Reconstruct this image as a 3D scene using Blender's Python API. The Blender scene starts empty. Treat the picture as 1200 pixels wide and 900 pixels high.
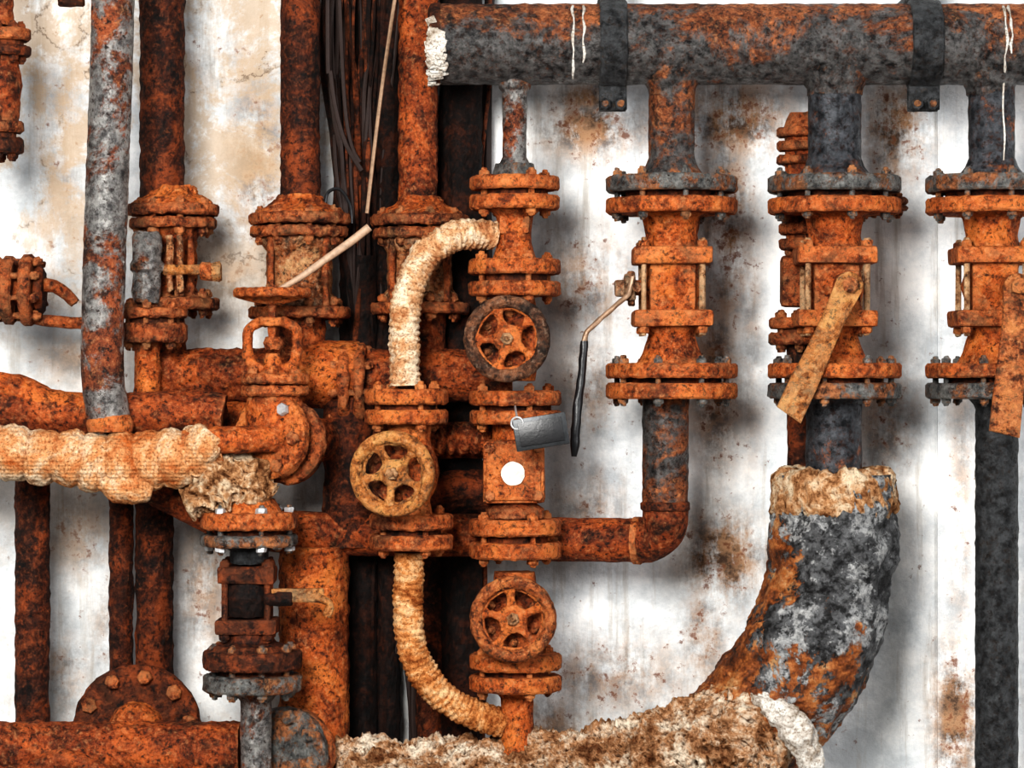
import bpy, bmesh, math, random
from mathutils import Vector, Matrix, noise
random.seed(7)
S=0.00125; D=3600.0; ZC=1.5
def P(px,py,y=0.0): return Vector((px-600.0,y,450.0-py))
def sr(r,g,b):
    f=lambda c:(c/255/12.92) if c/255<=0.04045 else ((c/255+0.055)/1.055)**2.4
    return (f(r),f(g),f(b),1.0)
# ---------------------------------------------------------------- materials
class NT:
    def __init__(s,name):
        s.mat=bpy.data.materials.new(name); s.mat.use_nodes=True
        s.t=s.mat.node_tree; s.t.nodes.clear()
        s.out=s.n('ShaderNodeOutputMaterial'); s.b=s.n('ShaderNodeBsdfPrincipled')
        s.l(s.b.outputs[0],s.out.inputs[0]); s.geo=s.n('ShaderNodeNewGeometry'); s.pos=s.geo.outputs['Position']
    def n(s,t,**k):
        x=s.t.nodes.new(t)
        for a,b in k.items(): setattr(x,a,b)
        return x
    def l(s,a,b): s.t.links.new(a,b)
    def noise(s,scale,detail=8,rough=0.6,vec=None,dist=0.0,off=None):
        x=s.n('ShaderNodeTexNoise'); x.inputs['Scale'].default_value=scale
        x.inputs['Detail'].default_value=detail; x.inputs['Roughness'].default_value=rough
        x.inputs['Distortion'].default_value=dist
        if off:
            o=s.n('ShaderNodeVectorMath',operation='ADD'); o.inputs[1].default_value=(off,off*1.7,off*.3); s.l(s.pos,o.inputs[0]); vec=o.outputs[0]
        s.l(vec or s.pos,x.inputs['Vector']); return x.outputs['Fac']
    def ramp(s,fac,stops):
        x=s.n('ShaderNodeValToRGB'); e=x.color_ramp.elements
        while len(e)<len(stops): e.new(0.5)
        for i,(p,c) in enumerate(stops):
            e[i].position=p; e[i].color=c if len(c)==4 else (*c,1)
        s.l(fac,x.inputs[0]); return x.outputs[0]
    def step(s,fac,a,b):
        x=s.n('ShaderNodeMapRange'); x.inputs[1].default_value=a; x.inputs[2].default_value=b
        s.l(fac,x.inputs[0]); return x.outputs[0]
    def mix(s,fac,a,b,mode='MIX'):
        x=s.n('ShaderNodeMix',data_type='RGBA',blend_type=mode)
        for v,i in ((fac,0),(a,6),(b,7)):
            if isinstance(v,(int,float)): x.inputs[i].default_value=v
            elif isinstance(v,tuple): x.inputs[i].default_value=v
            else: s.l(v,x.inputs[i])
        return x.outputs[2]
    def math(s,op,a,b=0.0):
        x=s.n('ShaderNodeMath',operation=op)
        for v,i in ((a,0),(b,1)):
            if isinstance(v,(int,float)): x.inputs[i].default_value=v
            else: s.l(v,x.inputs[i])
        return x.outputs[0]
    def bump(s,h,strength,dist,prev=None):
        x=s.n('ShaderNodeBump'); x.inputs['Strength'].default_value=strength; x.inputs['Distance'].default_value=dist
        s.l(h,x.inputs['Height'])
        if prev: s.l(prev,x.inputs['Normal'])
        return x.outputs[0]
    def scaled(s,v):
        x=s.n('ShaderNodeVectorMath',operation='MULTIPLY'); x.inputs[1].default_value=v
        s.l(s.pos,x.inputs[0]); return x.outputs[0]
def rust(name,dark,mid,bright,sc=16,grit=130,bump=1.0,rough=0.7,tan=sr(242,178,122),tanamt=0.5,patch=None,patch_rng=(0.5,0.56),prough=0.4,pmetal=0.3,psc=14,edge=0.45,lo=0.42,hi=0.60,up=0.0,grime=0.8):
    m=NT(name); black=tuple(x*0.25 for x in dark[:3])+(1,)
    n1=m.noise(sc,12,0.76,dist=0.4); c=m.ramp(n1,[(lo-0.04,dark),((lo+hi)/2-0.015,mid),(hi,bright)])
    h=m.noise(grit,8,0.8)
    n3=m.noise(50,9,0.78,off=3.1)
    c=m.mix(m.math('MULTIPLY',m.step(n3,0.53,0.59),grime),c,dark)          # crusty scabs
    c=m.mix(m.math('MULTIPLY',m.step(h,0.525,0.63),tanamt),c,tan)           # powdery highlights of the crust
    c=m.mix(m.math('MULTIPLY',m.step(h,0.475,0.40),0.95),c,black)            # pits
    if edge:
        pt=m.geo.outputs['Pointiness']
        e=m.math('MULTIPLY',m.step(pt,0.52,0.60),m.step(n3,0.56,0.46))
        c=m.mix(m.math('MULTIPLY',e,edge),c,tan)  # convex edges paled: wear, plus rim highlights put into the colour
        c=m.mix(m.math('MULTIPLY',m.step(pt,0.49,0.42),0.85),c,black)  # crevice shade painted into the colour by curvature
    if patch:
        n4=m.noise(psc,13,0.76,dist=0.3)
        if up:
            zz=m.n('ShaderNodeSeparateXYZ'); m.l(m.geo.outputs['Normal'],zz.inputs[0]); n4=m.math('SUBTRACT',n4,m.math('MULTIPLY',zz.outputs[2],up))
        f=m.step(n4,*patch_rng)
        pc=m.mix(m.step(m.noise(60,9,0.78),0.40,0.60),patch[0],patch[1])
        f=m.math('MULTIPLY',f,m.step(h,0.38,0.46))
        c=m.mix(f,c,pc)
        m.l(m.math('ADD',m.math('MULTIPLY',f,prough-rough),rough),m.b.inputs['Roughness'])
        m.l(m.math('MULTIPLY',f,pmetal),m.b.inputs['Metallic'])
        hh=m.math('SUBTRACT',h,m.math('MULTIPLY',f,0.10)); st=bump*0.8
    else:
        m.b.inputs['Roughness'].default_value=rough; hh=h; st=bump
    m.l(c,m.b.inputs['Base Color'])
    bb=m.bump(n3,st,0.028); bb=m.bump(hh,st,0.012,bb); m.l(bb,m.b.inputs['Normal'])
    m.b.inputs['Specular IOR Level'].default_value=0.5
    return m.mat
RO=rust('rust_orange',sr(112,50,20),sr(216,110,44),sr(242,144,68),grime=0.65,tanamt=0.65)
RM=rust('rust_red_brown',sr(56,28,15),sr(166,78,33),sr(222,118,54),tanamt=0.5,grime=0.7)
RD=rust('rust_dark',sr(26,15,10),sr(92,43,21),sr(170,86,40),tan=sr(200,120,74),tanamt=0.4,edge=0.3)
RX=rust('rust_blackened',sr(8,6,5),sr(38,20,13),sr(90,44,22),tan=sr(130,70,40),tanamt=0.25,edge=0.2)
RY=rust('rust_ochre',sr(110,60,26),sr(210,130,60),sr(234,172,100),tan=sr(242,206,156),sc=24,grime=0.6)
RW=rust('rust_wheel_brown',sr(42,28,21),sr(108,66,42),sr(172,114,76),tan=sr(204,174,148),tanamt=0.6,sc=22)
RP=rust('rust_scaly_plate',sr(62,30,17),sr(186,98,46),sr(222,142,78),sc=30,tanamt=0.7)
RT=rust('rust_tan_stained',sr(82,44,22),sr(192,114,62),sr(230,182,132),sc=20,tan=sr(240,212,176),tanamt=0.6)
GS=rust('steel_grey_rusting',sr(40,26,19),sr(128,66,38),sr(182,98,56),patch=(sr(82,80,80),sr(194,192,188)),patch_rng=(0.45,0.50),prough=0.28,pmetal=0.55,psc=11,grime=0.9)
GH=rust('header_paint_rusting',sr(40,26,19),sr(150,84,46),sr(208,132,82),patch=(sr(34,33,34),sr(130,128,126)),patch_rng=(0.465,0.53),psc=8,up=0.085,prough=0.32)
GD=rust('dark_paint_rusting',sr(40,27,20),sr(138,74,40),sr(198,116,66),patch=(sr(34,36,40),sr(112,115,120)),patch_rng=(0.40,0.47),psc=12,prough=0.32)
GF=rust('flange_grey_rusting',sr(46,32,24),sr(148,86,50),sr(196,128,80),patch=(sr(56,57,58),sr(156,156,152)),patch_rng=(0.45,0.51),psc=20)
BK=rust('black_paint_speckled',sr(50,38,30),sr(90,66,52),sr(130,98,70),tan=sr(150,126,100),patch=(sr(18,19,21),sr(90,92,94)),patch_rng=(0.28,0.36),psc=20,pmetal=0.1)
BR=rust('bolt_brass_tone',sr(110,66,36),sr(194,134,84),sr(232,184,136),tan=sr(240,212,174))
def fabric(name,c1,c2,c3,sc=30,weave=True,bs=0.8,fine=260,crev=None,fd=0.35):
    m=NT(name); n1=m.noise(sc,12,0.75,dist=0.3)
    c=m.ramp(n1,[(0.38,c1),(0.48,c2),(0.59,c3)])
    n2=m.noise(fine,6,0.78); c=m.mix(1.0,c,m.ramp(n2,[(0.37,(fd,fd*.8,fd*.65)),(0.5,(1,1,1))]),'MULTIPLY')
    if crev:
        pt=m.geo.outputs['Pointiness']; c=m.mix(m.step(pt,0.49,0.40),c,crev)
    m.l(c,m.b.inputs['Base Color']); m.b.inputs['Roughness'].default_value=0.95; m.b.inputs['Specular IOR Level'].default_value=0.1
    bb=m.bump(n2,bs,0.006)
    if weave:
        for ax in ('X','Z'):
            w=m.n('ShaderNodeTexWave',wave_type='BANDS',bands_direction=ax); w.inputs['Scale'].default_value=55; w.inputs['Distortion'].default_value=1.5
            m.l(m.pos,w.inputs['Vector']); bb=m.bump(w.outputs['Fac'],0.35,0.003,bb)
    m.l(bb,m.b.inputs['Normal']); return m.mat
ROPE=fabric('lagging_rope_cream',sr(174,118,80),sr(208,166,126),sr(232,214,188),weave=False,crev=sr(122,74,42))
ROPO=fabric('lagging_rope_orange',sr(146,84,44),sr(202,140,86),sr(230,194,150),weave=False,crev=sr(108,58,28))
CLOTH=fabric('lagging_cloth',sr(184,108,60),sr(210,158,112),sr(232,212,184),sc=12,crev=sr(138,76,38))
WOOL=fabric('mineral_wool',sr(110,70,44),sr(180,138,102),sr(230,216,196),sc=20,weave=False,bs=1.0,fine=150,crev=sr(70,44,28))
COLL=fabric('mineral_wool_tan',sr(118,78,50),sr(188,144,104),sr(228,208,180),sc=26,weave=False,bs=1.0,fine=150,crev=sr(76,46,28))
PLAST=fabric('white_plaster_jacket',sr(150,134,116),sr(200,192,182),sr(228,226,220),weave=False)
def foil():
    m=NT('torn_grey_jacket'); n1=m.noise(9,13,0.77,dist=0.3)
    fine=m.noise(80,9,0.8); lay=m.noise(13,13,0.77,off=1.3)
    g=m.mix(m.step(m.noise(40,10,0.78),0.40,0.60),sr(38,38,40),sr(132,133,134))
    g=m.mix(m.step(lay,0.515,0.53),g,m.mix(m.step(fine,0.45,0.6),sr(148,149,150),sr(216,216,214)))   # paler skin layer still attached
    g=m.mix(m.math('MULTIPLY',m.step(lay,0.45,0.43),0.85),g,sr(24,22,22))
    g=m.mix(m.step(fine,0.46,0.38),g,sr(22,20,20))
    rr=m.ramp(m.noise(26,12,0.78),[(0.38,sr(44,28,18)),(0.47,sr(150,84,40)),(0.54,sr(206,132,72)),(0.64,sr(228,190,142))])
    z=m.n('ShaderNodeSeparateXYZ'); m.l(m.pos,z.inputs[0])
    # rust creeps in along the inner (left) lower side of the bend
    f=m.math('ADD',n1,m.math('MULTIPLY',m.math('SUBTRACT',z.outputs[0],0.405),0.9))
    f=m.math('ADD',f,m.math('MULTIPLY',m.math('SUBTRACT',z.outputs[2],1.20),0.45))
    f=m.step(f,0.47,0.485)
    m.l(m.mix(f,rr,g),m.b.inputs['Base Color']); m.b.inputs['Roughness'].default_value=0.5
    bb=m.bump(f,0.8,0.010); bb=m.bump(lay,1.0,0.035,bb); bb=m.bump(fine,1.0,0.009,bb); m.l(bb,m.b.inputs['Normal']); return m.mat
FOIL=foil()
def plain(name,c,r=0.5,metal=0.0):
    m=NT(name); n=m.noise(150,5,0.7); cc=m.mix(m.step(n,0.45,0.7),c,tuple(x*0.6 for x in c[:3])+(1,))
    m.l(cc,m.b.inputs['Base Color']); m.b.inputs['Roughness'].default_value=r; m.b.inputs['Metallic'].default_value=metal
    m.l(m.bump(n,0.2,0.002),m.b.inputs['Normal']); return m.mat
WHITE=plain('sticker_white',sr(198,194,184)); BLACK=plain('black_rubber',sr(28,28,30),0.35); TAG=plain('tag_plate_dark',sr(50,52,54),0.35,0.3)
NUT=plain('nut_zinc',sr(180,180,180),0.4,0.4); WIRE=plain('cable_dark',sr(42,26,20),0.6); WIREB=plain('rod_pale',sr(166,140,118),0.6); STL=plain('rod_steel_tarnished',sr(146,120,98),0.45,0.3)
# ---------------------------------------------------------------- builder
def basis(a):
    a=Vector(a).normalized(); h=Vector((0,1,0)) if abs(a.y)<0.9 else Vector((1,0,0))
    u=a.cross(h).normalized(); return a,u,a.cross(u).normalized()
class B:
    def __init__(s,name,y0=0.0,rough=0.9,freq=0.09):
        s.name=name;s.y0=y0;s.v=[];s.f=[];s.m=[];s.mats=[];s.rough=rough;s.freq=freq;s.flat=set()
    def mi(s,m):
        if m not in s.mats: s.mats.append(m)
        return s.mats.index(m)
    def rings(s,rings,m,cap=True):
        i=s.mi(m); base=len(s.v); n=len(rings[0])
        for r in rings: s.v.extend(r)
        for a in range(len(rings)-1):
            for b in range(n):
                c=(b+1)%n; s.f.append((base+a*n+b,base+a*n+c,base+(a+1)*n+c,base+(a+1)*n+b)); s.m.append(i)
        if cap:
            for k in (0,len(rings)-1):
                ctr=sum(rings[k],Vector())/n
                s.v.append(ctr); ci=len(s.v)-1
                for b in range(n):
                    s.f.append((base+k*n+b,base+k*n+(b+1)%n,ci)); s.m.append(i)
    def lathe(s,o,a,prof,m,segs=None,sub=6,cap=True,rot=0.0,closed=False):
        a,u,v=basis(a); mr=max(r for t,r in prof)
        segs=segs or (16 if mr<10 else 28 if mr<22 else 52 if mr<40 else 84)
        pr=[prof[0]]
        for (t0,r0),(t1,r1) in zip(prof,prof[1:]):
            n=max(1,int(math.hypot(t1-t0,r1-r0)/sub)) if sub else 1
            for k in range(1,n+1): pr.append((t0+(t1-t0)*k/n,r0+(r1-r0)*k/n))
        R=[]
        for t,r in pr:
            R.append([o+a*t+(u*math.cos(rot+2*math.pi*k/segs)+v*math.sin(rot+2*math.pi*k/segs))*max(r,0.01) for k in range(segs)])
        s.rings(R,m,cap)
    def vl(s,cx,prof,m,y=0,**k):  # vertical lathe, profile rows (py, r)
        s.lathe(P(cx,450,y),(0,0,-1),[(py-450,r) for py,r in prof],m,**k)
    def cyl(s,o,a,L,r,m,ch=1.5,**k):
        ch=min(ch,r*0.4,L*0.3)
        s.lathe(o,a,[(0,r-ch),(ch,r),(L-ch,r),(L,r-ch)],m,**k)
    def disc(s,cx,p0,p1,R,m,y=0,ch=2.5):
        s.vl(cx,[(p0,R-ch-10),(p0,R-ch),(p0+ch,R),(p1-ch,R),(p1,R-ch),(p1,R-ch-10)],m,y)
    def hexn(s,o,a,r,h,m,rot=None):
        s.lathe(o,a,[(0,r*0.88),(h*0.15,r),(h*0.8,r),(h,r*0.82)],m,segs=6,sub=None,rot=random.random() if rot is None else rot)
    def bolt(s,o,a,L,r,m,m2=None,nh=7):
        """stud of length L centred on o along a, nuts at both ends"""
        a=Vector(a).normalized(); m2=m2 or m
        s.cyl(o-a*(L/2+3),a,L+6,r*0.55,m,1,segs=10,sub=None)
        s.hexn(o+a*(L/2-nh),a,r,nh,m2); s.hexn(o-a*(L/2-nh),-a,r,nh,m2)
    def bolts(s,cx,p0,p1,R,n,m,r=6.0,y=0,ph=0.3,m2=None,ext=6):
        for k in range(n):
            t=ph+2*math.pi*k/n
            s.bolt(P(cx+R*math.cos(t),(p0+p1)/2,y+R*math.sin(t)),(0,0,1),p1-p0+2*ext,r,m,m2)
    def pair(s,cx,a0,a1,b0,b1,R,m1,m2,n=8,mb=None,y=0,r=6.0,ph=None,core=None,mid=None):
        s.disc(cx,a0,a1,R,m1,y); s.disc(cx,b0,b1,R,m2,y)
        s.vl(cx,[(a1-3,core or R*0.70),(b0+3,core or R*0.70)],mid or RD,y)
        s.bolts(cx,a0,b1,R-r*1.9,n,mb or m2,r,y,ph if ph is not None else random.uniform(0.1,0.6))
    def tube(s,pts,r,m,segs=None,step=7,rf=None,cap=True):
        if not isinstance(r,(list,tuple)): r=[r]*len(pts)
        n=len(pts); C=[];
        for i in range(n-1):
            p0=pts[max(i-1,0)];p1=pts[i];p2=pts[i+1];p3=pts[min(i+2,n-1)]
            L=(p2-p1).length; q=max(1,int(L/step))
            for k in range(q):
                t=k/q
                c=0.5*((2*p1)+(p2-p0)*t+(2*p0-5*p1+4*p2-p3)*t*t+(3*p1-p0-3*p2+p3)*t**3)
                C.append((c,r[i]+(r[i+1]-r[i])*t))
        C.append((pts[-1],r[-1])); mr=max(r)
        segs=segs or (12 if mr<8 else 24 if mr<20 else 44)
        R=[];u=None;acc=0
        for i,(c,rr) in enumerate(C):
            T=(C[min(i+1,len(C)-1)][0]-C[max(i-1,0)][0]).normalized()
            if u is None: _,u,_v=basis(T)
            u=(u-T*u.dot(T)).normalized(); v=T.cross(u)
            if i: acc+=(c-C[i-1][0]).length
            ring=[]
            for k in range(segs):
                th=2*math.pi*k/segs; d=u*math.cos(th)+v*math.sin(th)
                q=rr+(rf(acc,th,c+d*rr) if rf else 0)
                ring.append(c+d*q)
            R.append(ring)
        s.rings(R,m,cap)
    def box(s,c,size,m,bev=2.5,rot=None):
        bm=bmesh.new(); bmesh.ops.create_cube(bm,size=1.0)
        for v in bm.verts: v.co=Vector((v.co.x*size[0],v.co.y*size[1],v.co.z*size[2]))
        if bev: bmesh.ops.bevel(bm,geom=bm.edges[:],offset=bev,segments=2,affect='EDGES',profile=0.6)
        base=len(s.v); i=s.mi(m); bm.verts.index_update()
        for v in bm.verts: s.v.append((rot@v.co if rot else v.co.copy())+c)
        for f in bm.faces: s.f.append(tuple(base+v.index for v in f.verts)); s.m.append(i)
        bm.free()
    def poly(s,pts,y,th,m,ch=1.5):
        """flat plate: outline in image-plane coords, thickness th toward the viewer"""
        c=sum((P(*p) for p in pts),Vector())/len(pts); c.y=0
        def ring(yy,k):
            o=[]
            for p in pts:
                q=P(*p); d=(q-c); d=d*(1-k/max(d.length,1)); o.append(Vector((c.x+d.x,yy,c.z+d.z)))
            return o
        s.rings([ring(y,ch),ring(y-ch,0),ring(y-th+ch,0),ring(y-th,ch)],m)
    def torus(s,o,a,R,r,m,sx=48,sy=12,sq=1.0):
        a,u,v=basis(a); i=s.mi(m); base=len(s.v)
        for j in range(sx):
            t=2*math.pi*j/sx; d=u*math.cos(t)+v*math.sin(t)
            for k in range(sy):
                p=2*math.pi*k/sy; s.v.append(o+d*(R+r*math.cos(p))+a*(r*sq*math.sin(p)))
        for j in range(sx):
            for k in range(sy):
                s.f.append((base+j*sy+k,base+j*sy+(k+1)%sy,base+((j+1)%sx)*sy+(k+1)%sy,base+((j+1)%sx)*sy+k)); s.m.append(i)
    def wheel(s,o,a,R,m,mh=None,ns=5,ph=0.3,dish=8,rim=7.5,ms=None):
        a,u,v=basis(a); s.torus(o,a,R-rim,rim,m,64,14); s.torus(o-a*3,a,R-rim*1.9,3.2,ms or m,64,8); ms=ms or m
        h=o-a*dish
        s.lathe(h-a*5,a,[(0,15),(2,17),(9,16),(13,11)],ms,segs=20)
        s.hexn(h+a*7,a,7.5,7,mh or m); s.cyl(h+a*12,a,7,3,mh or m)
        for k in range(ns):
            t=ph+2*math.pi*k/ns; d=u*math.cos(t)+v*math.sin(t); w=a.cross(d)
            R0=[]
            for q in range(11):
                f=q/10; rr=10+(R-rim-12)*f; hw=9.5-5.2*math.sin(math.pi*f)**0.8+8*max(0,f-0.6)**1.3*3; hh=3.6
                c=o+d*rr-a*(dish*(1-f)**1.3)
                R0.append([c+w*(hw*math.cos(x))+a*(hh*math.sin(x)) for x in [2*math.pi*z/10 for z in range(10)]])
            s.rings(R0,ms)
    def done(s,parent=None,sharp=38):
        me=bpy.data.meshes.new(s.name); k=1+s.y0/D
        vs=[]
        for v in s.v:
            if s.rough: v=v+noise.noise_vector(v*s.freq)*s.rough+noise.noise_vector(v*s.freq*2.6+Vector((5,5,5)))*s.rough*0.85
            vs.append(Vector((v.x*k*S,(s.y0+v.y*k)*S,v.z*k*S+ZC)))
        lo=Vector([min(v[i] for v in vs) for i in range(3)]); hi=Vector([max(v[i] for v in vs) for i in range(3)]); c=(lo+hi)/2
        me.from_pydata([v-c for v in vs],[],s.f)
        for m in s.mats: me.materials.append(m)
        me.polygons.foreach_set('material_index',s.m); me.polygons.foreach_set('use_smooth',[True]*len(s.f))
        bm=bmesh.new(); bm.from_mesh(me); bmesh.ops.recalc_face_normals(bm,faces=bm.faces[:]); bm.to_mesh(me); bm.free()
        me.set_sharp_from_angle(angle=math.radians(sharp))
        ob=bpy.data.objects.new(s.name,me); ob.location=c; bpy.context.scene.collection.objects.link(ob)
        if parent: ob.parent=parent
        return ob
def fr(p,f,o=4): return noise.fractal(p*f,0.8,2.1,o)
BOT=1640; TOP=-900
# ---------------------------------------------------------------- wall / floor
WY=165.0
def wallmat():
    m=NT('whitewashed_plaster'); kW=(1+WY/D)
    def at(px,py): return ((px-600)*kW*S,0,(450-py)*kW*S+ZC)
    big=m.noise(5,11,0.74); base=m.ramp(big,[(0.40,sr(188,193,196)),(0.5,sr(218,221,222)),(0.60,sr(242,242,240))])
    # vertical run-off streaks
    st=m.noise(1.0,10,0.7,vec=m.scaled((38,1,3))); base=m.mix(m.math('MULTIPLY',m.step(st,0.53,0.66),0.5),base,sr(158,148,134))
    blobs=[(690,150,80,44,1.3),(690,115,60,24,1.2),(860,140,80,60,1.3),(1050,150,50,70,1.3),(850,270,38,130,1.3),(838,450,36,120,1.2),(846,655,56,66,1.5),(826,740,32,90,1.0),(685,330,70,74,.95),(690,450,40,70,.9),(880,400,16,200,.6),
      (720,790,110,54,.9),(1040,490,40,80,.95),(1120,840,36,110,1.4),(1125,600,18,200,.8),(690,600,50,60,.85),(250,60,60,60,.7),(300,190,40,130,1.1),(240,690,44,100,1.),(90,620,50,60,.8),(70,200,40,200,.6),(270,330,60,60,.9),(640,850,80,40,1.),(70,790,40,60,.9),(230,560,40,50,.8),(130,740,30,60,.8),(90,420,50,30,.9),(770,860,60,40,1.)]  # stains, with shadow painted in beside the risers and under the header
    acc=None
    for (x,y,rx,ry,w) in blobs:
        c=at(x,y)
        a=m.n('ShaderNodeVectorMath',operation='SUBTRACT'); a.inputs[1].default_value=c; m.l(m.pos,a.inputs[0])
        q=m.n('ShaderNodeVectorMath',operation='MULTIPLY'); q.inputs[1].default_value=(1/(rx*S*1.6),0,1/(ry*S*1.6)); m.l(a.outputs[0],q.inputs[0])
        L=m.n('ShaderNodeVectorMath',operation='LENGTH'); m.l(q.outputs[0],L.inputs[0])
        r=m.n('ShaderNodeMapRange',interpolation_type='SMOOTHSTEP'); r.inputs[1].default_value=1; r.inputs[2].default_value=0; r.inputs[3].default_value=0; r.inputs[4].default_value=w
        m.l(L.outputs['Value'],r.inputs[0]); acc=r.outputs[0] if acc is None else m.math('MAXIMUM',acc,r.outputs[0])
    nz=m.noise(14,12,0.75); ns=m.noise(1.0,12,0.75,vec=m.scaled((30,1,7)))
    f=m.math('MULTIPLY',acc,m.step(m.math('ADD',m.math('MULTIPLY',nz,0.6),m.math('MULTIPLY',ns,0.4)),0.40,0.53))  # vertical streaking breaks up the stains and deepens the painted shade
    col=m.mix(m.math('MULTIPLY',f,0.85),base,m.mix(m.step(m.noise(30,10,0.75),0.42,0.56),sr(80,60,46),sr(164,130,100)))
    # rust speckles, thicker within the stain and painted-shade blobs
    sp=m.noise(60,9,0.72); th=m.math('ADD',sp,m.math('MULTIPLY',acc,0.08))
    col=m.mix(m.math('MULTIPLY',m.step(th,0.63,0.70),0.8),col,sr(110,62,36))
    # beige peeling area on the left third
    sx=m.n('ShaderNodeSeparateXYZ'); m.l(m.pos,sx.inputs[0])
    lf=m.step(sx.outputs[0],-0.20,-0.32); up=m.step(sx.outputs[2],1.55,1.8); pe=m.noise(7,12,0.76,dist=0.3)
    la=m.math('MULTIPLY',lf,m.math('ADD',m.math('MULTIPLY',up,0.7),0.3))
    col=m.mix(m.math('MULTIPLY',lf,0.16),col,sr(150,146,140))
    col=m.mix(m.math('MULTIPLY',m.math('MULTIPLY',la,m.step(pe,0.46,0.54)),0.7),col,sr(176,152,124))
    cr=m.n('ShaderNodeTexVoronoi',feature='DISTANCE_TO_EDGE'); cr.inputs['Scale'].default_value=5
    dv=m.n('ShaderNodeVectorMath',operation='ADD'); nn=m.n('ShaderNodeTexNoise'); nn.inputs['Scale'].default_value=10; nn.inputs['Detail'].default_value=8; nn.inputs['Roughness'].default_value=0.7; m.l(m.pos,nn.inputs['Vector'])
    m.l(m.pos,dv.inputs[0]); sc=m.n('ShaderNodeVectorMath',operation='SCALE'); sc.inputs['Scale'].default_value=0.2; m.l(nn.outputs['Color'],sc.inputs[0]); m.l(sc.outputs[0],dv.inputs[1]); m.l(dv.outputs[0],cr.inputs['Vector'])
    ck=m.math('MULTIPLY',m.math('MULTIPLY',m.step(cr.outputs['Distance'],0.012,0.003),m.step(pe,0.50,0.56)),m.math('MULTIPLY',lf,up))
    col=m.mix(m.math('MULTIPLY',ck,0.6),col,sr(100,76,56))
    m.l(col,m.b.inputs['Base Color']); m.b.inputs['Roughness'].default_value=0.8
    h=m.math('SUBTRACT',m.noise(30,10,0.65),ck)
    bb=m.bump(h,0.5,0.012); bb=m.bump(m.noise(200,4,0.6),0.2,0.003,bb); m.l(bb,m.b.inputs['Normal']); return m.mat
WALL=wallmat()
def slab(name,x0,x1,y0,y1,z0,z1,m):
    bm=bmesh.new(); bmesh.ops.create_cube(bm,size=1); me=bpy.data.meshes.new(name)
    for v in bm.verts: v.co=Vector((v.co.x*(x1-x0),v.co.y*(y1-y0),v.co.z*(z1-z0)))
    bm.to_mesh(me); bm.free(); me.materials.append(m); o=bpy.data.objects.new(name,me); o.location=((x0+x1)/2,(y0+y1)/2,(z0+z1)/2); bpy.context.scene.collection.objects.link(o); return o
kW=1+WY/D; sx=(1098-600)*kW*S
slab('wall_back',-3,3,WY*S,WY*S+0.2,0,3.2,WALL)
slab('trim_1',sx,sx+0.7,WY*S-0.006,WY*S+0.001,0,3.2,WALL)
def floorm():
    m=NT('concrete_floor'); m.l(m.ramp(m.noise(6,9,0.7),[(0.3,sr(80,70,60)),(0.7,sr(150,140,128))]),m.b.inputs['Base Color']); m.b.inputs['Roughness'].default_value=0.9; return m.mat
slab('floor',-3,3,-5.5,WY*S+0.2,-0.1,0,floorm())
# ---------------------------------------------------------------- header pipe + branches
b=B('header_pipe',0,1.2)
b.lathe(P(508,52),(1,0,0.0),[(0,40),(3,47),(1100,47.5)],GH,segs=64,sub=8)
b.vl(603,[(92,20),(104,18),(108,14)],GS)
for cx,r in ((787,27),(978,32),(1160,27)):
    b.vl(cx,[(80,r+12),(96,r+6),(104,r+1),(112,r)],GH)
b.done()
b=B('torn_plaster_end_wrap',0,0)
b.lathe(P(502,52),(1,0,0),[(0,42),(3,47.5),(14,49)],RD,segs=64,sub=3)
for i in range(80):   # ragged scabs of plaster clinging to the end, thickest below
    an=math.radians(random.gauss(-28,26)); fl=random.uniform(0.5,1)
    L=random.uniform(3,9)*(1.6 if -70<math.degrees(an)<10 else 1)
    q=P(502+random.uniform(0,7)+L/2,52,0)+Vector((0,-math.cos(an)*48.5,math.sin(an)*48.5))
    b.box(q,(L*1.5,2.5,random.uniform(4,12)),PLAST,1.0,Matrix.Rotation(an,3,'X')@Matrix.Rotation(random.uniform(-.5,.5),3,'Y'))
b.done()
# white paint drips on the header
for px,L in ((671,92),(683,70),(1172,96),(1178,60)):
    b=B('paint_drip',0,0.3)
    pts=[]
    for k in range(14):
        a=math.radians(-62+ (L*1.35)*k/13); pts.append(Vector((px-600+noise.noise(Vector((px,k*0.4,0)))*3,-47.7*math.cos(a),398-47.7*math.sin(a))))
    b.tube(pts,[1.4+0.6*math.sin(k*1.3) for k in range(14)],PLAST,segs=8,step=4); b.done()
b=B('paint_drip',0,0.2); b.tube([P(1172,100,-27.3),P(1171,130,-26.8),P(1173,160,-26.8),P(1172,190,-26.8)],[1.4,1.1,1.3,0.8],PLAST,segs=8); b.done()
for cx,w in ((718,32),(1082,36)):
    b=B('pipe_hanger_clamp',0,0.8)
    b.lathe(P(cx-w/2,52),(1,0,0),[(0,46),(0,50),(1.5,51.5),(w-1.5,51.5),(w,50),(w,46)],BK,segs=64,sub=8,cap=False)
    b.box(P(cx,112,-8),(w,5,36),BK,1.5); b.box(P(cx,112,8),(w,5,36),BK,1.5)
    for dx in (-9,9): b.bolt(P(cx+dx,123,0),(0,1,0),36,7.5,GF,BK,nh=8)
    b.box(P(cx,-30,60),(w,6,60),BK,1.5); b.box(P(cx,-5,102),(w,120,8),BK,1.5)
    b.tube([P(cx,8,20),P(cx,-2,50),P(cx,-5,100)],9,BK)
    b.done()
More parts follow.
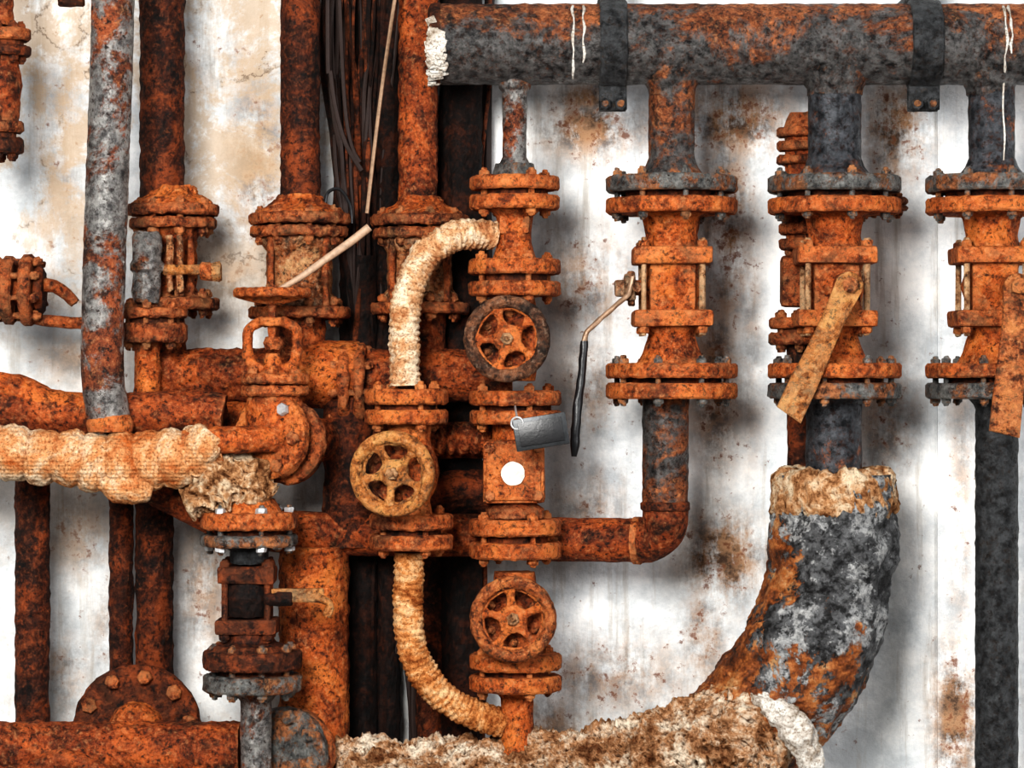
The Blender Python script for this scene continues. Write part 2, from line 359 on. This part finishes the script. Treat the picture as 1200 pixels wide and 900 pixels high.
# ---------------------------------------------------------------- ball valves
def ball(cx,topm,R=77,rp=28,lever=None,ptop=100,botm=None,dz=0,n=8,body=RO):
    b=B('steel_pipe',0,0.8); b.vl(cx,[(ptop,rp),(185,rp),(196,rp+4),(207,rp+12)],topm); b.done()
    b=B('ball_valve',0,1.0)
    g=GF
    b.pair(cx,207,226,233,251,R,g,body,n,mb=GF,ph=0.2)
    b.vl(cx,[(250,42),(256,34),(276,30),(290,33)],body)
    for p0,p1 in ((290,310),(364,383)):
        b.box(P(cx,(p0+p1)/2),(92,88,p1-p0),body,4)
    b.vl(cx,[(308,34),(318,30),(337,36),(356,30),(366,34)],body); b.box(P(cx,337),(54,60,60),body,6)
    for dx in (-34,34):
        for dy in (-34,34): b.bolt(P(cx+dx,337,dy),(0,0,1),108,6.5,BR,body,nh=8)
    b.vl(cx,[(383,32),(392,27),(405,31),(418,36),(427,42)],body)
    b.pair(cx,426,443,449,467,R,body,botm or body,n,mb=GF,ph=0.5)
    if lever: lever(b)
    return b
b=ball(787,GH,77,27); 
# side lever
b.cyl(P(757,337),(-1,0,0),26,9,RO); b.box(P(738,337),(14,26,32),RT,4); b.cyl(P(740,318,0),(0,0,-1),40,4.5,RT)
b.box(P(726,338,-6),(12,16,20),RT,3); b.hexn(P(746,337,-12),(0,-1,0),7,8,RT)
b.tube([P(741,325,-14),P(735,345,-16),P(722,358,-20),P(700,377,-24),P(687,390,-26),P(684,402,-26)],[3.4,3.2,3,3,3.2,3.4],STL,segs=10,step=4)
b.tube([P(684,400,-26),P(681,440,-26),P(676,480,-26),P(673,522,-26),P(672,534,-26)],[4.2,5,5.5,5.5,3],BLACK,segs=14)
b.done()
def lev(x0,y0,x1,y1,w,mat):
    def f(b):
        b.cyl(P(x0,y0,-28),(0,-1,0),50,15,RO); b.cyl(P(x0,y0,-74),(0,-1,0),12,8,RO); b.hexn(P(x0,y0,-84),(0,-1,0),10,7,RP)
        d=Vector((x1-x0,y1-y0)).normalized(); n=Vector((-d.y,d.x)); pts=[]
        for k in range(7):
            a=math.pi*k/6; q=Vector((x0,y0))+n*(w*0.5*math.cos(a))-d*(w*0.45*math.sin(a)); pts.append((q.x,q.y))
        L=(Vector((x1-x0,y1-y0))).length
        for t,hw in ((0.25,.42),(0.5,.46),(0.75,.52),(1.0,.52)):
            q=Vector((x0,y0))+d*L*t-n*w*hw; pts.append((q.x,q.y))
        for t,hw in ((0.97,.52),(0.75,.52),(0.5,.46),(0.25,.42)):
            q=Vector((x0,y0))+d*L*t+n*w*hw; pts.append((q.x,q.y))
        b.poly(pts,-76,7,mat,1.5)
    return f
b=ball(978,GD,78,31,lev(987,336,916,488,32,RY),botm=GF); b.done()
b=ball(1162,GD,77,27,lev(1180,338,1164,510,34,RP),botm=GF); b.done()
# second-row valve glimpsed behind riser 3
b=B('ball_valve',70,1.0)
b.vl(940,[(132,14),(140,18),(150,22)],RM)
for k,p in enumerate((150,166,182)): b.disc(940,p,p+11,30,RM)
b.vl(940,[(150,20),(200,20),(330,18)],RM)
b.pair(955,262,275,280,293,42,RM,RM,6); b.pair(1030,232,240,241,247,34,RM,RM,6)
b.box(P(940,330),(50,44,60),RM,6); b.pair(935,372,385,390,404,34,RM,RM,6); b.vl(938,[(400,16),(470,16),(560,15)],RD)
b.done()
# ---------------------------------------------------------------- lower right pipes
el=[(780,466,0),(780,540,4),(780,594,10)]+[(752+28*math.cos(math.radians(a)),607+28*math.sin(math.radians(a)),10+a*0.25) for a in (0,22,45,68,90)]+[(700,635,42),(640,634,46),(560,630,46),(440,628,46),(340,626,44),(270,612,36),(215,585,25),(170,560,15)]
b=B('steel_pipe',0,1.0)
b.tube([P(*p) for p in el[:3]],27,GH,step=5); b.tube([P(*p) for p in el[2:8]],27,RM,step=4); b.tube([P(*p) for p in el[7:]],26,RM)
b.tube([P(752,635,32),P(745,635,34)],28.5,RO); b.vl(780,[(588,27),(590,29),(597,29),(599,27)],RD,y=8)
b.done()
b=B('steel_pipe',0,1.0); b.vl(1168,[(466,34),(474,27),(480,25),(BOT,25)],BK); b.done()
b=B('steel_pipe',0,1.2); b.vl(977,[(466,40),(474,33),(500,32),(530,33),(600,33)],GD); b.done()
path=[P(978,556),P(978,600),P(974,660),P(962,720),P(940,775),P(905,825),P(870,862),P(830,890)]
b=B('lagged_pipe_elbow',0,0)
b.tube([p+Vector((0,8,0)) for p in path[:]],[68,73,74,76,78,76,74,70],FOIL,segs=120,step=3,rf=lambda s,th,p:5*fr(p,0.018)+3.4*fr(p,0.05)+1.8*abs(fr(p,0.15)))
b.done(sharp=60)
b=B('lagging_collar',0,0)
def crf(s,th,p): return 2*fr(p,0.05)+4*fr(p,0.13)+1.5*fr(p,0.4,2)
R=[];N=170
prof=[(556,34),(551,44),(549,54),(550,62),(553,68),(557,71),(563,73),(570,73),(577,73),(584,74),(590,75),(596,74),(600,73),(603,68)]
for j,(py,r) in enumerate(prof):
    ring=[]
    for k in range(N):
        th=2*math.pi*k/N; d=Vector((math.cos(th),math.sin(th),0)); q=P(978,py,8)+d*r
        z=q.z+(4*fr(Vector((d.x*3,d.y*3,7)),1.6)+2.5*fr(Vector((d.x*9,d.y*9,j*0.3)),1.5))*(1.5 if j<5 else 1.3 if j>10 else 0.8)*(0.2 if j==0 else 1)
        rr=r+crf(0,th,Vector((q.x,q.y,z)))*(0.3 if j==0 else 1)
        ring.append(Vector((378+d.x*rr,8+d.y*rr,z)))
    R.append(ring)
b.rings(R,COLL,False)
b.done(sharp=70)
b=B('lagged_pipe',0,0)
b.tube([P(395,915,10),P(450,912,10),P(560,912,8),P(640,905,5),P(730,898,0),P(800,880,-10),P(860,862,-20),P(900,868,-20),P(925,880,-20)],[40,44,44,46,48,58,62,56,36],WOOL,segs=160,step=2.2,rf=lambda s,th,p:11*fr(p,0.028)+7*fr(p,0.08)+4*fr(p,0.26,3))
b.done(sharp=70)
b=B('torn_plaster_jacket',0,0)   # white plaster flap at the break
b.tube([P(866,802,-50),P(900,822,-70),P(930,850,-80),P(946,890,-74),P(952,940,-60)],[6,15,19,15,12],PLAST,segs=60,step=2.5,rf=lambda s,th,p:6*fr(p,0.04)+3*fr(p,0.12)-5*abs(math.sin(th)))
b.done(sharp=60)
# ---------------------------------------------------------------- gate-valve stacks
def gate(b,cx,cy,wx,wy,R,m,wm,ph,out=78,ms=None):
    """globe body with bonnet and hand-wheel toward the viewer"""
    b.vl(cx,[(cy-48,24),(cy-30,26),(cy-14,33),(cy+4,36),(cy+20,33),(cy+34,26),(cy+48,24)],m)
    d=Vector((wx-cx,-out,cy-wy)).normalized(); o=P(cx,cy)
    b.lathe(o,d,[(10,28),(34,26),(36,36),(44,36),(45,36),(53,36),(54,22),(62,16),(72,10)],RM)
    _,u,v=basis(d)
    for k in range(6):
        t=k*math.pi/3; b.bolt(o+d*44+(u*math.cos(t)+v*math.sin(t))*29,d,28,5,RM)
    b.cyl(o+d*60,d,out-55,5,m); b.wheel(P(wx,wy,-out),d*1,R,wm,BR,5,ph,ms=ms)
# stack at x=603
b=B('steel_pipe',0,0.5); b.vl(603,[(96,15),(150,14),(184,14),(192,18),(208,24)],GS); b.done()
b=B('flange_joint',0,1.0); b.pair(603,207,223,229,246,53,RO,RO,4,mb=RO,r=6.5,ph=0.5); b.vl(603,[(192,22),(207,27)],GF)
b.vl(603,[(246,30),(254,22),(270,19),(290,21),(304,26)],RO); b.box(P(603,264),(36,36,22),RO,4)
b.pair(603,304,322,330,347,54,RO,RO,4,r=6.5,ph=0.4); b.done()
b=B('gate_valve',0,1.0); gate(b,603,398,594,398,50,RO,RW,0.35,ms=RO); b.pair(604,458,475,481,497,54,RO,RO,4,r=6.5,ph=0.4); b.done()
b=B('check_valve',0,1.0); b.vl(603,[(496,26),(604,26)],RO)
b.box(P(602,552,-4),(72,66,74),RO,6); b.box(P(602,552,-36),(64,8,66),RO,2)
for dx in (-28,28):
    for dz in (-28,28): b.hexn(P(602+dx,552+dz,-36),(0,-1,0),7,8,RM)
b.cyl(P(601,554,-39),(0,-1,0),3,14,WHITE,0.5)
b.vl(603,[(588,24),(596,34),(607,34)],RM)
b.pair(604,608,627,635,654,54,RO,RO,4,r=6.5,ph=0.5); b.done()
b=B('gate_valve',0,1.0); gate(b,603,718,601,720,50,RO,RP,0.1,ms=RO); b.pair(604,766,784,791,809,54,RO,RO,4,r=6.5,ph=0.4)
b.vl(606,[(808,26),(818,19),(870,19),(900,19)],RO); b.done()
# stack at x=475
Y2=-30
b=B('gate_valve',Y2,1.0); b.pair(476,456,474,480,497,49,RO,RO,4,r=6.5,ph=0.5); gate(b,479,550,463,553,50,RO,RY,0.5,out=84)
b.vl(481,[(496,24),(512,24)],RO); b.vl(481,[(590,24),(604,26)],RO); b.pair(482,602,620,626,644,49,RO,RO,4,r=6.5,ph=0.5); b.done()
def rope(pitch,amp): 
    return lambda s,th,p: amp*abs(math.sin(math.pi*(s+3*noise.noise(p*0.05))/pitch+th*0.5))-amp*0.5+1.8*fr(p,0.05)+1.7*fr(p,0.3,3)
b=B('rope_lagged_hose',0,0)
b.tube([P(578,277,0),P(560,275,-8),P(530,279,-20),P(500,300,-28),P(482,335,-30),P(475,375,-30),P(475,415,-30),P(476,452,-30)],17,ROPE,segs=44,step=1.3,rf=rope(8,2.0)); b.done(sharp=80)
b=B('rope_lagged_hose',0,0)
b.tube([P(481,646,-30),P(480,680,-30),P(480,730,-30),P(488,770,-28),P(510,805,-22),P(545,832,-10),P(590,848,0)],17,ROPO,segs=44,step=1.3,rf=rope(7.5,1.9)); b.done(sharp=80)
# ---------------------------------------------------------------- centre horizontals
b=B('manifold_pipe',55,1.8); b.tube([P(185,440),P(300,440),P(430,440),P(560,440),P(600,440)],31,RM,rf=lambda s,th,p:2*fr(p,0.08),step=5)
b.tube([P(330,438),P(332,438),P(420,440),P(422,440)],[31,40,40,31],RO)
for x in (398,416): b.cyl(P(x,452),(1,0,0),13,50,RM,3)
for k in range(8):
    t=k*math.pi/4+.2; b.bolt(P(413,452)+Vector((0,math.cos(t)*42,math.sin(t)*42)),(1,0,0),46,6,RM)
b.tube([P(190,460),P(196,480),P(230,492),P(300,492)],22,RO)
b.done()
b=B('manifold_pipe',60,1.6); b.tube([P(380,516),P(480,516),P(590,516)],21,RM); b.tube([P(380,580),P(420,582),P(470,580),P(600,575)],26,RD)
b.tube([P(410,420,-10),P(410,500,-10),P(412,640,-10)],30,RD); b.done()
b=B('rope_lagged_hose',30,0); b.tube([P(500,516),P(530,514),P(575,516)],17,RM,segs=40,step=1.3,rf=rope(14,4)); b.done(sharp=80)
# ---------------------------------------------------------------- back verticals
def vert(name,x,r,m,y,p0=TOP,p1=BOT,x2=None,rough=1.2): 
    b=B(name,y,rough); x2=x if x2 is None else x2
    b.tube([P(x,p0),P(x+(x2-x)*.5,(p0+p1)/2),P(x2,p1)],r,m,step=6,rf=lambda s,th,p:1.6*fr(p,0.06)); return b.done()
vert('steel_pipe',352,23,RD,60,p1=260)
vert('steel_pipe',190,26,RD,60,p1=250)
vert('steel_pipe',490,23,RM,75,p1=262)
vert('steel_pipe',541,24,RX,105)
vert('steel_pipe',425,17,RX,112,p0=300)
vert('steel_pipe',455,14,RX,118)
vert('steel_pipe',505,17,RD,112,p0=380)
vert('steel_pipe',38,20,RD,60,p0=520)
vert('steel_pipe',142,14,RD,90,p0=560)
vert('steel_pipe',181,22,RD,80,p0=560)
vert('steel_pipe',368,41,RO,50,p0=640,rough=2)
vert('steel_pipe',410,12,RX,120)
b=B('cable_bundle',118,0)
for i in range(34):
    x=random.uniform(388,572); r=random.choice([2.5,3,4,5,6]); y=random.uniform(-14,22)
    pts=[P(x+random.uniform(-14,14)+8*math.sin(k*0.7+i),TOP+ k*(BOT-TOP)/16,y+random.uniform(-5,5)) for k in range(17)]
    b.tube(pts,r,random.choice([WIRE,RX,RX,RD]),segs=8,step=20)
for i in range(40):   # thin wires hanging in front of the bundle, fanning inwards as they drop
    x=380+i*1.75+random.uniform(-3,3); r=random.choice([1.6,2,2.4,3,3.6])
    pts=[P(x+(418-x)*max(0,(py-20)/300)**1.4*0.75+random.uniform(-4,4),py,-12+random.uniform(-10,10)) for py in (-700,-300,-60,30,110,190,270,350,430)]
    b.tube(pts,r,random.choice([WIRE,RX,RD,RX]),segs=8,step=16)
b.done()
b=B('loose_wire',60,0); b.tube([P(386,TOP),P(384,-20),P(388,90),P(402,160),P(424,200)],3,WIRE,segs=8)
b.tube([P(398,0),P(404,120),P(412,170),P(422,190)],2.5,WIRE,segs=8); b.tube([P(380,245),P(384,226),P(398,222),P(410,240),P(412,262)],2,BLACK,segs=8,step=3); b.done()
b=B('thin_rod',30,0); b.tube([P(472,-60),P(458,30),P(444,130),P(430,250)],2.4,STL,segs=8); b.done()
# ---------------------------------------------------------------- flanged bodies (top left row)
def cage(cx,y,p0,R,p1,body,rb,seed,rp=30):
    random.seed(seed); b=B('flanged_strainer',y,1.8)
    b.tube([P(cx,p0-22),P(cx,p0-12),P(cx,p0-2),P(cx,p0+6)],[24,30,R-10,R-4],RO,segs=70,step=2,rf=lambda s,th,p:5*fr(p,0.07)) 
    b.disc(cx,p0,p0+13,R,RM); b.disc(cx,p0+16,p0+28,R-3,RM)
    b.vl(cx,[(p0+24,R*0.7),(p0+32,rb+8),(p0+40,rb+4),(p0+46,rb),(p1-16,rb),(p1-8,rb+6),(p1,R*0.7)],body)
    b.bolts(cx,p0,p0+30,R-13,8,RM,6.5,ext=5)
    for k in range(4):
        t=k*math.pi/2+.8; b.cyl(P(cx+(rb+7)*math.cos(t),p1,(rb+7)*math.sin(t)),(0,0,1),p1-p0-20,4,RM,1,segs=12)
    b.disc(cx,p1,p1+13,R,RM); b.bolts(cx,p1-4,p1+16,R-13,8,RM,6,ext=4); b.vl(cx,[(p1+10,rp),(p1+45,rp),(p1+90,rp)],RM)
    return b
cage(351,60,250,60,360,RT,38,3).done(); cage(492,70,252,58,355,RT,38,5).done()
b=cage(203,55,240,54,350,RM,24,8,14)
b.vl(178,[(274,14),(280,17),(308,17),(312,20),(318,20),(322,16),(350,17),(356,14)],GS,y=-50)
b.cyl(P(196,318,-50),(1,0,0),44,6,RY); b.cyl(P(240,320,-50),(1,0,0),14,11,RM); b.hexn(P(252,320,-50),(1,0,0),11,12,RY)
for x in (204,216): b.cyl(P(x,344,-48),(0,0,1),66,4,RT)
b.pair(184,362,374,380,402,40,RM,RM,6,y=-45); b.vl(178,[(400,17),(410,15),(470,15)],RO,y=-45)
b.done()
# ---------------------------------------------------------------- grey pipe in front left
b=B('steel_pipe',-60,0.9)
b.tube([P(136,-300),P(133,-60),P(131,60),P(126,200),P(122,320),P(120,400),P(121,450),P(128,490),P(132,505)],[25,25,25,25,25,25,25,25,23],GS,segs=44,step=6); 
b.vl(129,[(486,24),(496,28),(506,26)],RO); b.done()
# ---------------------------------------------------------------- left edge valves
b=B('gate_valve',-10,1.2)
b.vl(2,[(-300,14),(30,14)],RM)
b.pair(6,34,48,54,66,30,RM,RD,6,r=6); b.vl(4,[(64,18),(90,14),(120,20),(142,18)],RM); b.pair(0,142,156,162,180,28,RM,RD,6,r=6); b.vl(2,[(60,18),(100,24),(140,18)],RM)
b.cyl(P(68,2,0),(1,0,0),30,6,RD); b.done()
b=B('flange_joint',10,1.2)
for x,R in ((4,40),(26,42)): b.cyl(P(x,340),(1,0,0),14,R,RM,3)
b.cyl(P(42,340),(1,0,0),10,28,RD,3)
for k in range(8):
    t=k*math.pi/4+.3; b.bolt(P(22,340)+Vector((0,math.cos(t)*34,math.sin(t)*34)),(1,0,0),52,6,RM)
b.tube([P(-80,340),P(30,340)],18,RM); b.tube([P(46,334),P(64,336),P(78,345),P(88,356)],[8,8,7,6],RM); b.tube([P(30,372),P(60,376),P(110,380)],7,RM)
b.done()
# ---------------------------------------------------------------- left horizontals
b=B('steel_pipe',-30,1.6)
b.tube([P(-60,452),P(0,452),P(30,462),P(60,478),P(110,482),P(150,480)],[16,16,20,22,22,22],RO)
b.tube([P(-60,480),P(20,480),P(80,486),P(160,484),P(230,482),P(262,486)],24,RM); b.done()
def clothf(s,th,p): return 5.5*abs(math.sin(math.pi*(s+6*noise.noise(p*0.02))/31))**0.6-3+3.5*fr(p,0.03)+2.0*fr(p,0.12)
b=B('cloth_lagged_pipe',-70,0)
b.tube([P(-90,528),P(0,530),P(70,537),P(130,542),P(190,538),P(232,530),P(258,522)],[30,31,31,33,33,30,22],CLOTH,segs=80,step=2.0,rf=clothf)
b.tube([P(120,560,-8),P(140,566,-10),P(160,570,-10),P(178,574,-6)],[14,22,22,12],CLOTH,segs=48,step=2.5,rf=lambda s,th,p:3*fr(p,0.05)+1.5*fr(p,0.2))
b.tube([P(222,548,-6),P(240,520,-16),P(250,505,-18)],[18,24,16],CLOTH,segs=48,step=2.5,rf=lambda s,th,p:4*fr(p,0.05)+1.5*fr(p,0.2))
b.done(sharp=80)
b=B('lagging_clump',-60,0)
b.tube([P(215,585),P(240,575),P(262,565),P(285,566),P(312,590)],[18,30,36,32,16],COLL,segs=110,step=2,rf=lambda s,th,p:12*fr(p,0.04)+8*fr(p,0.14)); b.done(sharp=70)
# tilted flange facing left
n=Vector((-0.50,-0.86,0.06)).normalized()
b=B('flange_joint',-60,1.3); c=P(314,511)
b.cyl(c-n*16,n,16,50,RO,3); b.cyl(c-n*40+Vector((6,0,-6)),n,16,50,RM,3); b.cyl(c-n*120,n,110,26,RM)
_,u,v=basis(n)
for k in range(6):
    t=k*math.pi/3+0.55; q=c+(u*math.cos(t)+v*math.sin(t))*38
    b.cyl(q-n*44,n,50,4,RM,1,segs=10); b.hexn(q,n,8,8,NUT if k in(2,) else RM); 
b.tube([c+Vector((16,6,-3)),c+Vector((4,-8,-3)),c+Vector((-26,-20,-4)),P(250,516,-26),P(220,520,-20)],16,RO); b.done()
# ---------------------------------------------------------------- angle valve with horizontal wheel
b=B('globe_valve',-40,1.2)
b.wheel(P(319,343),(0,0,1),46,RO,RM,5,0.2,dish=4,rim=5.5); b.cyl(P(319,350),(0,0,-1),60,5,RM)
b.cyl(P(319,372),(0,0,-1),10,17,RO); 
for sgn in (-1,1): b.tube([P(319+sgn*10,376),P(319+sgn*26,384),P(319+sgn*29,400),P(319+sgn*26,424),P(319+sgn*10,436)],[6,6.5,6,6.5,7],RO,step=4,segs=16)
b.vl(320,[(395,9),(402,12),(410,9)],RM); b.vl(320,[(414,8),(430,12),(440,20)],RO); b.pair(322,438,450,452,464,40,RO,RO,6,r=6)
b.vl(322,[(460,30),(476,34),(500,34),(530,28)],RO); b.done()
b=B('pale_rod',-45,0.3); b.tube([P(326,340),P(352,325),P(380,305),P(410,284),P(433,266)],[3,4,4.5,5,5],WIREB,segs=12); b.tube([P(275,343),P(300,350),P(330,352),P(362,341)],5,RO,segs=12); b.done()
# ---------------------------------------------------------------- lower-left ball valve
b=B('ball_valve',-50,1.3)
b.disc(292,600,620,57,RO); b.disc(292,626,640,57,GF); b.vl(292,[(585,30),(602,40)],RO); b.vl(292,[(616,40),(630,40)],RD); b.bolts(292,600,640,48,6,GF,6.5,m2=NUT,ph=0.9)
b.vl(292,[(638,34),(646,22),(660,22)],BK); b.box(P(290,673),(66,56,20),RD,4); b.vl(290,[(680,24),(700,30),(722,24)],RX); b.box(P(290,733),(72,60,18),RD,4)
for dx in (-25,25):
    for dy in (-22,22): b.bolt(P(290+dx,703,dy),(0,0,1),92,6.5,RD)
b.vl(292,[(740,26),(752,30),(756,44),(764,52)],RD); b.pair(296,762,784,790,810,58,RD,GF,8,mb=GF,r=6.5)
b.vl(300,[(808,30),(816,22),(822,18),(BOT,18)],GS)
b.cyl(P(312,700,-20),(1,0,-0.0),32,9,RX); b.box(P(350,696,-22),(62,6,16),RY,2); b.tube([P(372,698,-26),P(388,706,-26),P(384,720,-26)],5,RY,segs=10,step=4); b.done()
# ---------------------------------------------------------------- bottom-left
b=B('steel_pipe',-10,1.8); b.tube([P(-200,880),P(0,880),P(150,880),P(282,880)],34,RM,rf=lambda s,th,p:1.5*fr(p,0.08),step=5); b.tube([P(-20,905,-40),P(40,900,-40),P(80,885,-42),P(120,900,-40),P(160,930,-40)],12,RM)
b.done()
b=B('blind_flange',45,1.5); c=P(162,853)
b.cyl(c,(0,-1,0),16,75,RD,3); b.cyl(c+Vector((0,-14,0)),(0,-1,0),3,52,RD,2); b.lathe(c,(0,-1,0),[(14,34),(26,30),(34,24),(36,0)],RO)
b.cyl(c+Vector((0,110,0)),(0,-1,0),112,36,RD)
for k in range(10): 
    t=k*math.pi/5+.15; b.hexn(c+Vector((math.cos(t)*62,-14,math.sin(t)*62)),(0,-1,0),9,10,RM)
b.done()
n=Vector((-0.45,-0.88,0.1)).normalized(); b=B('blind_flange',-20,1.3); c=P(338,884)
b.cyl(c,n,14,56,GF,3); b.cyl(c-n*20,n,16,54,RM,3); b.cyl(c+n*12,n,4,34,GF,2); _,u,v=basis(n)
for k in range(8):
    t=k*math.pi/4; b.hexn(c+n*13+(u*math.cos(t)+v*math.sin(t))*44,n,9,9,GF)
b.cyl(c-n*100,n,90,30,RM); b.done()
# tag hanging near the check valve
b=B('valve_tag_plate',-100,0)
R=Matrix.Rotation(math.radians(-9),3,'Y'); b.box(P(634,506),(63,5,38),TAG,1.5,R); b.torus(P(606,496,-2),(0.2,1,0),7,1.3,NUT,24,8)
b.tube([P(606,490,0),P(604,478,40),P(604,474,80)],1.3,NUT,segs=8); b.box(P(634,506,-3.5),(52,2,28),BLACK,0.5,R); b.done()
# ---------------------------------------------------------------- light, camera
def area(name,loc,tgt,size,e,col=(1,1,1)):
    l=bpy.data.lights.new(name,'AREA'); l.size=size; l.energy=e; l.color=col; o=bpy.data.objects.new(name,l); o.location=loc
    o.rotation_euler=(Vector(tgt)-Vector(loc)).to_track_quat('-Z','Y').to_euler(); bpy.context.scene.collection.objects.link(o)
area('key_lamp',(-0.8,-3.4,2.4),(0.1,0,1.45),1.1,162,(1,0.985,0.955))
area('side_lamp',(2.4,-2.8,2.0),(0.2,0,1.4),1.0,42,(0.98,0.98,1))
w=bpy.data.worlds.new('world'); bpy.context.scene.world=w; w.use_nodes=True; w.node_tree.nodes['Background'].inputs[0].default_value=(0.96,0.98,1,1); w.node_tree.nodes['Background'].inputs[1].default_value=0.46
cam=bpy.data.cameras.new('camera'); co=bpy.data.objects.new('camera',cam); bpy.context.scene.collection.objects.link(co)
co.location=(0,-D*S,ZC); co.rotation_euler=(math.pi/2,0,0); cam.sensor_width=36; cam.lens=36*D/1200; bpy.context.scene.camera=co
vs=bpy.context.scene.view_settings; vs.view_transform='Standard'
try: vs.look='High Contrast'
except Exception as e: print('look',e)
